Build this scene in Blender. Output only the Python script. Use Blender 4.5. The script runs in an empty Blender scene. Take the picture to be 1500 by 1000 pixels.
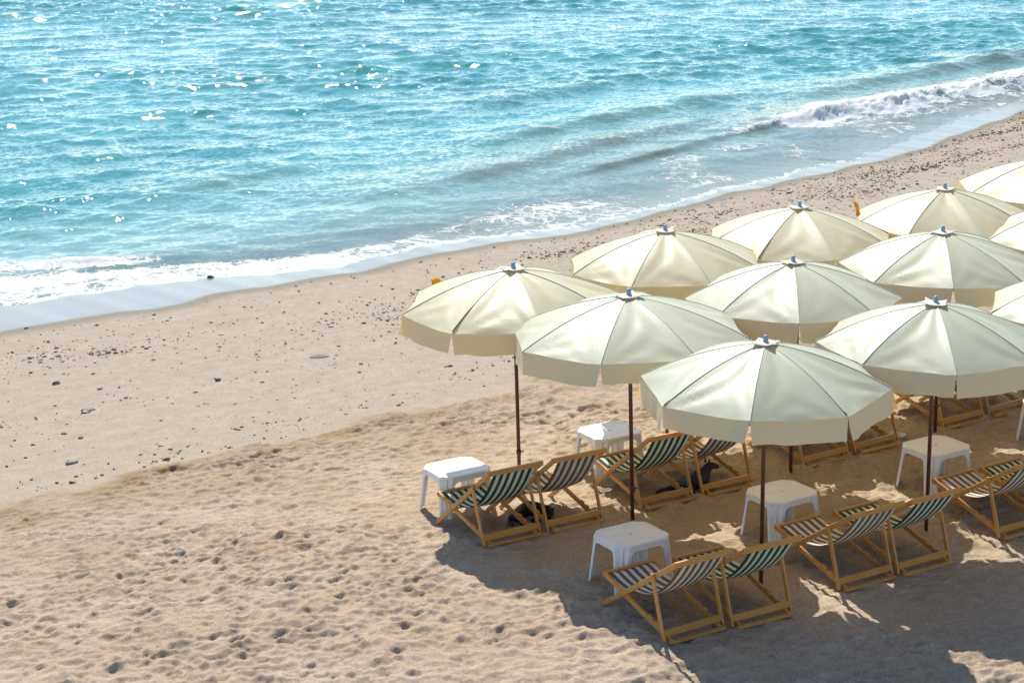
import bpy, bmesh, math, random
import numpy as np
from mathutils import Vector, Matrix

random.seed(7)
rng = np.random.default_rng(11)
PI = math.pi
SC = bpy.context.scene
COL = SC.collection
R = math.radians

# ------------------------------------------------------------------ frame of the beach
A38 = R(38)
TV = np.array([math.cos(A38), math.sin(A38)])       # along the shore
NV = np.array([-math.sin(A38), math.cos(A38)])      # towards the sea
S0 = 19.30                                          # edge of the dry trampled sand
SEA = -0.85
KS = 1.0302                                         # beach survey was laid out for a sea 0.23 m higher
SUN_AZ, SUN_EL = R(11), R(43.3)                       # towards -x from +y
ROW = R(31)                                         # heading of the chair rows

WE = np.array([(2, 29.8), (9, 28.9), (12.35, 28.47), (13.21, 28.37), (14.54, 28.21), (15.62, 27.94), (16.79, 27.36), (17.71, 27.15), (18.63, 27.3),
               (19.52, 27.37), (20.58, 27.24), (21.54, 26.93), (22.66, 26.79), (23.76, 26.94), (25.21, 27.07), (26.61, 27.42),
               (27.93, 27.46), (29.68, 27.86), (30.55, 27.74), (33.21, 28.61), (36.21, 29.6), (39.85, 30.5), (48, 30.9), (70, 31.5)])*KS
DE = np.array([(2, 26.9), (11.55, 26.72), (12.64, 26.75), (13.93, 26.43), (15.21, 26.6), (16.34, 26.63), (17.28, 26.5), (18.64, 26.6), (20.13, 26.64),
               (22.23, 26.28), (26.11, 26.9), (31.77, 27.36), (38.19, 29.2), (48, 29.8), (70, 30.4)])*KS
def sw(t):
    return np.interp(t, WE[:, 0], WE[:, 1]) + 0.05*np.sin(t*5.1) + 0.03*np.sin(t*11.3+1)
def swet(t):
    return np.interp(t, DE[:, 0], DE[:, 1]) + 0.06*np.sin(t*3.3)
def ts_to_xy(t, s):
    return t*TV[0]+s*NV[0], t*TV[1]+s*NV[1]

# ------------------------------------------------------------------ numpy noise
def _h(ix, iy, k):
    n = (ix.astype(np.int64)*374761393 + iy.astype(np.int64)*668265263 + k*2147483647) & 0x7fffffff
    n = ((n ^ (n >> 13))*1274126177) & 0x7fffffff
    n = ((n ^ (n >> 15))*2246822519) & 0x7fffffff
    return ((n ^ (n >> 16)) & 0xffffff)/float(0xffffff)
def vnoise(x, y, k=0):
    ix = np.floor(x); iy = np.floor(y); fx = x-ix; fy = y-iy
    fx = fx*fx*fx*(fx*(fx*6-15)+10); fy = fy*fy*fy*(fy*(fy*6-15)+10)
    a = _h(ix, iy, k); b = _h(ix+1, iy, k); c = _h(ix, iy+1, k); d = _h(ix+1, iy+1, k)
    return (a*(1-fx)+b*fx)*(1-fy)+(c*(1-fx)+d*fx)*fy
def fbm(x, y, k=0, o=4):
    r = 0; a = 0.5
    for i in range(o):
        r = r+a*vnoise(x*2**i+17*i, y*2**i-9*i, k+i); a *= 0.5
    return r
def bowls(x, y, k=0):
    """distance to the nearest jittered point: trodden bowls with soft ridges between"""
    ix = np.floor(x); iy = np.floor(y); best = np.full(x.shape, 9.0); amp = np.ones(x.shape)
    for dx in (-1, 0, 1):
        for dy in (-1, 0, 1):
            cx = ix+dx; cy = iy+dy
            px = cx+0.1+0.8*_h(cx, cy, k); py = cy+0.1+0.8*_h(cx, cy, k+1)
            d = (x-px)**2+(y-py)**2
            m = d < best
            best = np.where(m, d, best); amp = np.where(m, 0.25+_h(cx, cy, k+2), amp)
    return best, amp
def sstep(a, b, x):
    q = np.clip((x-a)/(b-a), 0, 1); return q*q*(3-2*q)

ZD, SB = -0.375, 14.2
def sand_base(t, s):
    w = sw(t)
    q = np.maximum(s-SB, 0); zu = ZD*q*q/(q+0.25)/((S0-SB)**2/(S0-SB+0.25))
    f = (s-S0)/(w-S0)
    z = np.where(f <= 0, zu, np.where(f <= 1, ZD+(SEA-ZD)*f, SEA-0.075*(s-w)))
    return np.maximum(z, -3.0)
def ground(x, y):
    t = np.array([x*TV[0]+y*TV[1]]); q = np.array([x*NV[0]+y*NV[1]]); return float(sand_base(t, q)[0])

# ------------------------------------------------------------------ materials
def new_mat(name):
    m = bpy.data.materials.new(name); m.use_nodes = True
    nt = m.node_tree; nt.nodes.clear()
    out = nt.nodes.new('ShaderNodeOutputMaterial')
    b = nt.nodes.new('ShaderNodeBsdfPrincipled')
    nt.links.new(b.outputs[0], out.inputs[0])
    return m, nt, b, out
def N(nt, typ, **kw):
    n = nt.nodes.new('ShaderNode'+typ)
    for k, v in kw.items():
        if k.startswith('i_'):
            n.inputs[k[2:].replace('_', ' ')].default_value = v
        else:
            setattr(n, k, v)
    return n
def mixc(nt, fac, a, b, blend='MIX'):
    n = nt.nodes.new('ShaderNodeMix'); n.data_type = 'RGBA'; n.blend_type = blend
    for sock, v in ((n.inputs[0], fac), (n.inputs[6], a), (n.inputs[7], b)):
        if hasattr(v, 'is_linked') or isinstance(v, bpy.types.NodeSocket): nt.links.new(v, sock)
        elif isinstance(v, (tuple, list)): sock.default_value = (*v[:3], 1)
        else: sock.default_value = v
    return n.outputs[2]
def math_(nt, op, a, b=None, clamp=False):
    n = nt.nodes.new('ShaderNodeMath'); n.operation = op; n.use_clamp = clamp
    for sock, v in ((n.inputs[0], a), (n.inputs[1], b)):
        if v is None: continue
        if isinstance(v, bpy.types.NodeSocket): nt.links.new(v, sock)
        else: sock.default_value = v
    return n.outputs[0]
def ramp(nt, val, lo, hi, a=0.0, b=1.0):
    n = nt.nodes.new('ShaderNodeMapRange'); n.interpolation_type = 'SMOOTHSTEP'
    if isinstance(val, bpy.types.NodeSocket): nt.links.new(val, n.inputs[0])
    n.inputs[1].default_value = lo; n.inputs[2].default_value = hi; n.inputs[3].default_value = a; n.inputs[4].default_value = b
    return n.outputs[0]
def noise(nt, vec, scale, detail=3, rough=0.55):
    n = nt.nodes.new('ShaderNodeTexNoise'); n.inputs['Scale'].default_value = scale
    n.inputs['Detail'].default_value = detail; n.inputs['Roughness'].default_value = rough
    nt.links.new(vec, n.inputs['Vector']); return n.outputs['Fac']
def coords(nt, world=False):
    return nt.nodes.new('ShaderNodeNewGeometry').outputs['Position'] if world else nt.nodes.new('ShaderNodeTexCoord').outputs['Object']
def attr(nt, name):
    n = nt.nodes.new('ShaderNodeAttribute'); n.attribute_name = name; return n.outputs['Fac']
def bump(nt, h, strength, dist, normal=None):
    n = nt.nodes.new('ShaderNodeBump'); n.inputs['Strength'].default_value = strength; n.inputs['Distance'].default_value = dist
    nt.links.new(h, n.inputs['Height'])
    if normal is not None: nt.links.new(normal, n.inputs['Normal'])
    return n.outputs[0]

def mat_sand():
    m, nt, b, out = new_mat('sand')
    p = coords(nt, True)
    dry = attr(nt, 'dry'); wet = attr(nt, 'wet'); edge = attr(nt, 'scarp'); debris = attr(nt, 'grit')
    n1 = noise(nt, p, 0.9, 4); n2 = noise(nt, p, 38, 3, 0.7); n3 = noise(nt, p, 240, 2, 0.7); n4 = noise(nt, p, 5, 4)
    dcol = mixc(nt, ramp(nt, n1, 0.3, 0.7), (0.42, 0.32, 0.226), (0.475, 0.38, 0.283))
    fcol = mixc(nt, ramp(nt, n4, 0.3, 0.7), (0.40, 0.335, 0.262), (0.45, 0.378, 0.298))
    c = mixc(nt, dry, fcol, dcol)
    c = mixc(nt, math_(nt, 'MULTIPLY', edge, ramp(nt, n4, 0.25, 0.7, 0.35, 1)), c, (0.30, 0.20, 0.11))
    c = mixc(nt, ramp(nt, wet, 0.0, 0.6), c, (0.27, 0.245, 0.20))
    g = ramp(nt, n2, 0.25, 0.75, 0.80, 1.14)
    g3 = ramp(nt, n3, 0.2, 0.8, 0.82, 1.15)
    gg = math_(nt, 'MULTIPLY', g, g3)
    c = mixc(nt, 1.0, c, nt_comb(nt, gg), 'MULTIPLY')
    # small dark grit and shell crumbs
    v = N(nt, 'TexVoronoi', i_Scale=26.0); nt.links.new(p, v.inputs['Vector'])
    gm = math_(nt, 'MULTIPLY', ramp(nt, v.outputs['Distance'], 0.20, 0.06), ramp(nt, noise(nt, p, 3.1, 3), 0.48, 0.62))
    gm = math_(nt, 'MULTIPLY', gm, debris)
    c = mixc(nt, gm, c, (0.12, 0.095, 0.075))
    nt.links.new(c, b.inputs['Base Color'])
    nt.links.new(ramp(nt, wet, 0.35, 0.75, 0.9, 0.13), b.inputs['Roughness'])
    nt.links.new(ramp(nt, wet, 0.75, 1.0, 0.0, 0.62), b.inputs['Specular IOR Level'])
    hh = math_(nt, 'ADD', math_(nt, 'MULTIPLY', n2, 1.0), math_(nt, 'MULTIPLY', n3, 0.35))
    hh = math_(nt, 'MULTIPLY', hh, ramp(nt, wet, 0, 0.7, 1, 0.05))
    nt.links.new(bump(nt, hh, 0.55, 0.02), b.inputs['Normal'])
    return m
def nt_comb(nt, v):
    n = nt.nodes.new('ShaderNodeCombineColor')
    for i in range(3): nt.links.new(v, n.inputs[i])
    return n.outputs[0]

def mat_sea():
    m, nt, b, out = new_mat('sea_water')
    p = coords(nt, True)
    off = attr(nt, 'offshore'); foam = attr(nt, 'foam'); face = attr(nt, 'murk')
    mp = N(nt, 'Mapping'); mp.inputs['Rotation'].default_value = (0, 0, -R(12)); mp.inputs['Scale'].default_value = (1.0, 1.5, 1.0)
    nt.links.new(p, mp.inputs['Vector']); q = mp.outputs[0]
    n1 = noise(nt, p, 0.16, 3)
    deep = mixc(nt, ramp(nt, n1, 0.35, 0.65), SEA_DEEP_A, SEA_DEEP_B)
    c = mixc(nt, ramp(nt, off, 0.5, 8.0), SEA_SHALLOW, deep)
    c = mixc(nt, face, c, SEA_MURK)
    # foam: torn sheet with holes, then strands
    w = N(nt, 'TexNoise'); w.inputs['Scale'].default_value = 1.3; w.inputs['Detail'].default_value = 4; nt.links.new(p, w.inputs['Vector'])
    add = nt.nodes.new('ShaderNodeVectorMath'); add.operation = 'MULTIPLY_ADD'
    nt.links.new(w.outputs['Color'], add.inputs[0]); add.inputs[1].default_value = (0.9, 0.9, 0); nt.links.new(p, add.inputs[2])
    v = N(nt, 'TexVoronoi', i_Scale=2.4); v.feature = 'DISTANCE_TO_EDGE'; nt.links.new(add.outputs[0], v.inputs['Vector'])
    v2 = N(nt, 'TexVoronoi', i_Scale=7.0); v2.feature = 'DISTANCE_TO_EDGE'; nt.links.new(add.outputs[0], v2.inputs['Vector'])
    lace = math_(nt, 'MAXIMUM', ramp(nt, v.outputs['Distance'], 0.16, 0.0), math_(nt, 'MULTIPLY', ramp(nt, v2.outputs['Distance'], 0.14, 0.0), 0.8))
    fn = noise(nt, add.outputs[0], 2.2, 6, 0.65)
    f = math_(nt, 'ADD', math_(nt, 'ADD', math_(nt, 'MULTIPLY', lace, 0.34), math_(nt, 'MULTIPLY', fn, 0.9)), math_(nt, 'MULTIPLY', foam, 1.25))
    fm = ramp(nt, f, 1.02, 1.50)
    fm = math_(nt, 'MULTIPLY', fm, ramp(nt, foam, 0.02, 0.12))
    c = mixc(nt, fm, c, (0.88, 0.90, 0.91))
    nt.links.new(c, b.inputs['Base Color'])
    rr = nt.nodes.new('ShaderNodeMix'); nt.links.new(fm, rr.inputs[0]); rr.inputs[2].default_value = SEA_ROUGH; rr.inputs[3].default_value = 0.7
    nt.links.new(rr.outputs[0], b.inputs['Roughness'])
    b.inputs['IOR'].default_value = 1.33
    b.inputs['Specular IOR Level'].default_value = 0.40
    def slopes(scale, k, det):
        nn = nt.nodes.new('ShaderNodeTexNoise'); nn.inputs['Scale'].default_value = scale; nn.inputs['Detail'].default_value = det
        nt.links.new(q, nn.inputs['Vector'])
        sb = nt.nodes.new('ShaderNodeVectorMath'); sb.operation = 'SUBTRACT'; nt.links.new(nn.outputs['Color'], sb.inputs[0]); sb.inputs[1].default_value = (0.5, 0.5, 0.5)
        ml = nt.nodes.new('ShaderNodeVectorMath'); ml.operation = 'MULTIPLY'; nt.links.new(sb.outputs[0], ml.inputs[0]); ml.inputs[1].default_value = (k, k, 0)
        return ml.outputs[0]
    def vadd(a, b):
        n = nt.nodes.new('ShaderNodeVectorMath'); n.operation = 'ADD'; nt.links.new(a, n.inputs[0]); nt.links.new(b, n.inputs[1]); return n.outputs[0]
    sl_ = vadd(slopes(4.0, RIP[0], 1), slopes(10.0, RIP[1], 1))
    scl = nt.nodes.new('ShaderNodeVectorMath'); scl.operation = 'SCALE'; nt.links.new(sl_, scl.inputs[0])
    cm = math_(nt, 'MULTIPLY', ramp(nt, off, 0.0, 5.0, 0.30, 1.0), ramp(nt, noise(nt, p, 0.35, 2), 0.35, 0.65, 0.75, 1.2)); nt.links.new(cm, scl.inputs['Scale'])
    gN = nt.nodes.new('ShaderNodeNewGeometry').outputs['Normal']
    nz = nt.nodes.new('ShaderNodeVectorMath'); nz.operation = 'NORMALIZE'; nt.links.new(vadd(gN, scl.outputs[0]), nz.inputs[0])
    nt.links.new(bump(nt, math_(nt, 'MULTIPLY', fm, fn), 0.5, 0.03, nz.outputs[0]), b.inputs['Normal'])
    # the thin film at the water's edge lets the sand through
    tr = nt.nodes.new('ShaderNodeBsdfTransparent'); mx = nt.nodes.new('ShaderNodeMixShader')
    op = math_(nt, 'MAXIMUM', ramp(nt, off, 0.0, 3.2, 0.35, 1.0), fm)
    nt.links.new(op, mx.inputs[0]); nt.links.new(tr.outputs[0], mx.inputs[1]); nt.links.new(b.outputs[0], mx.inputs[2])
    ft = nt.nodes.new('ShaderNodeBsdfTranslucent'); ft.inputs['Color'].default_value = (0.9, 0.93, 0.95, 1); fx = nt.nodes.new('ShaderNodeMixShader')
    nt.links.new(math_(nt, 'MULTIPLY', fm, 0.3), fx.inputs[0]); nt.links.new(mx.outputs[0], fx.inputs[1]); nt.links.new(ft.outputs[0], fx.inputs[2])
    wt = nt.nodes.new('ShaderNodeBsdfTranslucent'); wt.inputs['Color'].default_value = (0.50, 0.54, 0.38, 1); wx = nt.nodes.new('ShaderNodeMixShader')
    nt.links.new(math_(nt, 'MULTIPLY', math_(nt, 'MULTIPLY', face, math_(nt, 'SUBTRACT', 1.0, fm)), 0.60), wx.inputs[0]); nt.links.new(fx.outputs[0], wx.inputs[1]); nt.links.new(wt.outputs[0], wx.inputs[2])
    nt.links.new(wx.outputs[0], out.inputs[0])
    return m
SEA_DEEP_A, SEA_DEEP_B = (0.05, 0.25, 0.262), (0.085, 0.325, 0.33)
SEA_SHALLOW, SEA_MURK = (0.25, 0.40, 0.385), (0.26, 0.285, 0.205)
SEA_ROUGH, RIP = 0.03, (0.26, 0.46)

def mat_canopy(name, col, trans):
    m, nt, b, out = new_mat(name)
    p = coords(nt)
    n1 = noise(nt, p, 2.2, 4); n2 = noise(nt, p, 14, 4, 0.6)
    c = mixc(nt, ramp(nt, n1, 0.35, 0.75), col, tuple(x*0.93 for x in col))
    c = mixc(nt, ramp(nt, n2, 0.55, 0.8, 0, 0.30), c, (0.42, 0.36, 0.25))
    nt.links.new(c, b.inputs['Base Color'])
    b.inputs['Roughness'].default_value = 0.46; b.inputs['Specular IOR Level'].default_value = 0.45
    st = N(nt, 'Mapping'); st.inputs['Scale'].default_value = (1, 1, 1); nt.links.new(p, st.inputs['Vector'])
    h = math_(nt, 'ADD', math_(nt, 'MULTIPLY', noise(nt, p, 7, 3), 0.5), math_(nt, 'MULTIPLY', noise(nt, p, 30, 3), 0.3))
    bn = bump(nt, h, 0.12, 0.02); nt.links.new(bn, b.inputs['Normal'])
    t = nt.nodes.new('ShaderNodeBsdfTranslucent'); t.inputs['Color'].default_value = (*trans, 1); nt.links.new(bn, t.inputs['Normal'])
    mx = nt.nodes.new('ShaderNodeMixShader'); mx.inputs[0].default_value = CANOPY_TRANS
    nt.links.new(b.outputs[0], mx.inputs[1]); nt.links.new(t.outputs[0], mx.inputs[2]); nt.links.new(mx.outputs[0], out.inputs[0])
    return m
CANOPY_TRANS = 0.36

def mat_plain(name, col, rough=0.5, spec=0.5, var=0.12, scale=9, bstr=0.0, stretch=None):
    m, nt, b, out = new_mat(name)
    p = coords(nt)
    if stretch:
        mp = N(nt, 'Mapping'); mp.inputs['Scale'].default_value = stretch; nt.links.new(p, mp.inputs['Vector']); p = mp.outputs[0]
    n = noise(nt, p, scale, 4, 0.6)
    c = mixc(nt, ramp(nt, n, 0.25, 0.75), tuple(x*(1-var) for x in col), tuple(min(1, x*(1+var)) for x in col))
    if name == 'varnished_wood':                    # every lath its own tone
        oi = nt.nodes.new('ShaderNodeObjectInfo'); c = mixc(nt, ramp(nt, oi.outputs['Random'], 0, 1, 0, 0.5), c, (0.36, 0.20, 0.07))
    nt.links.new(c, b.inputs['Base Color'])
    nt.links.new(ramp(nt, n, 0.2, 0.8, max(0, rough-0.08), min(1, rough+0.1)), b.inputs['Roughness'])
    b.inputs['Specular IOR Level'].default_value = spec
    if bstr: nt.links.new(bump(nt, n, bstr, 0.01), b.inputs['Normal'])
    return m
def mat_cloth(name, col, trans=0.12):
    m, nt, b, out = new_mat(name)
    p = coords(nt)
    n = noise(nt, p, 60, 3, 0.7); n0 = noise(nt, p, 6, 3)
    g = math_(nt, 'MULTIPLY', ramp(nt, n, 0.2, 0.8, 0.82, 1.12), ramp(nt, n0, 0.2, 0.8, 0.88, 1.08))
    c = mixc(nt, 1.0, col, nt_comb(nt, g), 'MULTIPLY')
    nt.links.new(c, b.inputs['Base Color']); b.inputs['Roughness'].default_value = 0.85; b.inputs['Specular IOR Level'].default_value = 0.2
    nt.links.new(bump(nt, n, 0.25, 0.004), b.inputs['Normal'])
    t = nt.nodes.new('ShaderNodeBsdfTranslucent'); nt.links.new(c, t.inputs['Color'])
    mx = nt.nodes.new('ShaderNodeMixShader'); mx.inputs[0].default_value = trans
    nt.links.new(b.outputs[0], mx.inputs[1]); nt.links.new(t.outputs[0], mx.inputs[2]); nt.links.new(mx.outputs[0], out.inputs[0])
    return m

M = {}
M['sand'] = mat_sand()
M['sea'] = mat_sea()
M['canopy'] = [mat_canopy('cream_vinyl', (0.735, 0.785, 0.56), (0.88, 0.54, 0.10)),
               mat_canopy('pale_cream_vinyl', (0.715, 0.785, 0.595), (0.86, 0.53, 0.10)),
               mat_canopy('greyed_cream_vinyl', (0.66, 0.74, 0.57), (0.84, 0.52, 0.11))]
M['seam'] = mat_plain('seam_tape', (0.62, 0.64, 0.51), 0.5)
M['seam_light'] = mat_plain('seam_edge', (0.80, 0.79, 0.68), 0.45)
M['pole'] = mat_plain('brown_pole', (0.085, 0.030, 0.014), 0.42, 0.5, 0.25, 20)
M['rib'] = mat_plain('rib_wood', (0.30, 0.15, 0.05), 0.55)
M['steel'] = mat_plain('grey_steel', (0.35, 0.35, 0.34), 0.4)
M['cap'] = mat_plain('blue_grey_cap', (0.22, 0.36, 0.48), 0.45)
M['patch'] = mat_cloth('patch_vinyl', (0.80, 0.77, 0.66), 0.2)
M['yellow'] = mat_cloth('backlit_yellow', (0.85, 0.47, 0.02), 0.45)  # sunlight through the canopy fabric, put into the base colour as saturated yellow
M['wood'] = mat_plain('varnished_wood', (0.56, 0.268, 0.07), 0.38, 0.5, 0.28, 7, 0.1, (3, 3, 22))
M['white_cloth'] = mat_cloth('white_canvas', (0.74, 0.72, 0.66))
M['green_cloth'] = mat_cloth('green_canvas', (0.008, 0.085, 0.055))
M['brown_cloth'] = mat_cloth('brown_canvas', (0.175, 0.118, 0.092))
M['plastic'] = mat_plain('white_plastic', (0.78, 0.79, 0.81), 0.32, 0.5, 0.03, 6)
M['fur'] = mat_plain('black_fur', (0.022, 0.019, 0.018), 0.5, 0.4, 0.5, 70, 0.8)
M['muzzle'] = mat_plain('tan_fur', (0.16, 0.085, 0.04), 0.8, 0.2, 0.3, 60)
M['stone'] = [mat_plain('dark_stone', (0.13, 0.12, 0.108), 0.75, 0.3, 0.4, 14, 0.3),
              mat_plain('grey_stone', (0.23, 0.21, 0.19), 0.75, 0.3, 0.35, 14, 0.3),
              mat_plain('brown_stone', (0.22, 0.15, 0.11), 0.75, 0.3, 0.35, 14, 0.3)]
M['mossy'] = mat_plain('mossy_stone', (0.16, 0.17, 0.12), 0.8, 0.3, 0.5, 14, 0.4)
M['weed'] = mat_plain('seaweed', (0.07, 0.075, 0.03), 0.6, 0.3, 0.4, 20, 0.4)
M['twig'] = mat_plain('dry_twig', (0.42, 0.34, 0.25), 0.8, 0.2, 0.3, 20)

# ------------------------------------------------------------------ object helpers
def link(name, me, parent=None, mats=()):
    o = bpy.data.objects.new(name, me); COL.objects.link(o)
    if parent is not None: o.parent = parent
    for m in mats: me.materials.append(m)
    return o
def mesh(name, verts, faces, smooth=False):
    me = bpy.data.meshes.new(name); me.from_pydata([tuple(v) for v in verts], [], faces); me.update()
    if smooth: me.polygons.foreach_set('use_smooth', [True]*len(me.polygons))
    return me
def np_mesh(name, co, quads, smooth=True):
    me = bpy.data.meshes.new(name)
    k = quads.shape[1]
    me.vertices.add(len(co)); me.vertices.foreach_set('co', np.ascontiguousarray(co, np.float32).ravel())
    me.loops.add(quads.size); me.loops.foreach_set('vertex_index', np.ascontiguousarray(quads, np.int32).ravel())
    me.polygons.add(len(quads)); me.polygons.foreach_set('loop_start', np.arange(0, quads.size, k, dtype=np.int32))
    me.update(calc_edges=True); me.validate()
    me.polygons.foreach_set('use_smooth', np.full(len(me.polygons), smooth))
    return me
def grid_quads(nr, nc):
    i = np.arange(nr-1)[:, None]*nc+np.arange(nc-1)[None, :]
    return np.stack([i, i+1, i+nc+1, i+nc], -1).reshape(-1, 4)
def set_attr(me, name, arr):
    a = me.attributes.new(name, 'FLOAT', 'POINT'); a.data.foreach_set('value', np.ascontiguousarray(arr, np.float32).ravel())
def thing(name, label, cat, loc=(0, 0, 0), rz=0.0, group=None):
    o = bpy.data.objects.new(name, None); o.empty_display_size = 0.2; COL.objects.link(o)
    o.location = loc; o.rotation_euler = (0, 0, rz)
    return tag(o, label, cat, group)
def tag(o, label, cat, group=None):
    o['label'] = label; o['category'] = cat
    if group: o['group'] = group
    return o
def copy_tree(o, parent=None):
    c = o.copy(); COL.objects.link(c)
    if parent is not None: c.parent = parent
    for ch in list(o.children): copy_tree(ch, c)
    return c
class MB:
    def __init__(self): self.v = []; self.f = []; self.mi = []; self.sm = []
    def add(self, vs, fs, mi=0, sm=False):
        o = len(self.v); self.v += [tuple(x) for x in vs]
        for f in fs: self.f.append(tuple(i+o for i in f)); self.mi.append(mi); self.sm.append(sm)
    def beam(self, a, b, w, h, side=(1, 0, 0), ch=0.004, mi=0):
        a = Vector(a); b = Vector(b); d = (b-a).normalized(); sx = Vector(side); sx = (sx-d*sx.dot(d)).normalized(); sy = d.cross(sx)
        w /= 2; h /= 2
        prof = [(-w+ch, -h), (w-ch, -h), (w, -h+ch), (w, h-ch), (w-ch, h), (-w+ch, h), (-w, h-ch), (-w, -h+ch)]
        vs = []
        rows = [(a, 0.82), (a+d*ch, 1), (b-d*ch, 1), (b, 0.82)]
        for c, k in rows:
            for x, y in prof: vs.append(c+sx*x*(1 if k == 1 else 1-ch/w)+sy*y*(1 if k == 1 else 1-ch/h))
        fs = []
        for r in range(3):
            for i in range(8):
                j = (i+1) % 8; fs.append((r*8+i, r*8+j, (r+1)*8+j, (r+1)*8+i))
        fs.append(tuple(range(7, -1, -1))); fs.append(tuple(range(24, 32)))
        self.add(vs, fs, mi)
    def tube(self, pts, rad, n=8, mi=0, cap=True):
        pts = [Vector(p) for p in pts]; rads = rad if isinstance(rad, (list, tuple)) else [rad]*len(pts)
        vs = []; up = Vector((0, 0, 1))
        for i, p in enumerate(pts):
            d = (pts[min(i+1, len(pts)-1)]-pts[max(i-1, 0)]).normalized()
            u = up if abs(d.dot(up)) < 0.95 else Vector((1, 0, 0))
            x = d.cross(u).normalized(); y = d.cross(x)
            for k in range(n):
                a = 2*PI*k/n; vs.append(p+(x*math.cos(a)+y*math.sin(a))*rads[i])
        fs = []
        for r in range(len(pts)-1):
            for i in range(n):
                j = (i+1) % n; fs.append((r*n+i, r*n+j, (r+1)*n+j, (r+1)*n+i))
        if cap: fs.append(tuple(range(n-1, -1, -1))); fs.append(tuple((len(pts)-1)*n+i for i in range(n)))
        self.add(vs, fs, mi, True)
    def mesh(self, name):
        me = bpy.data.meshes.new(name); me.from_pydata(self.v, [], self.f); me.update()
        me.polygons.foreach_set('material_index', self.mi); me.polygons.foreach_set('use_smooth', self.sm)
        return me
    def build(self, name, mats, parent=None):
        me = self.mesh(name)
        bm = bmesh.new(); bm.from_mesh(me); bmesh.ops.recalc_face_normals(bm, faces=bm.faces); bm.to_mesh(me); bm.free()
        return link(name, me, parent, mats if isinstance(mats, (list, tuple)) else [mats])
def solid(o, th, off=0.0):
    md = o.modifiers.new('thickness', 'SOLIDIFY'); md.thickness = th; md.offset = off; return o

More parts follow.
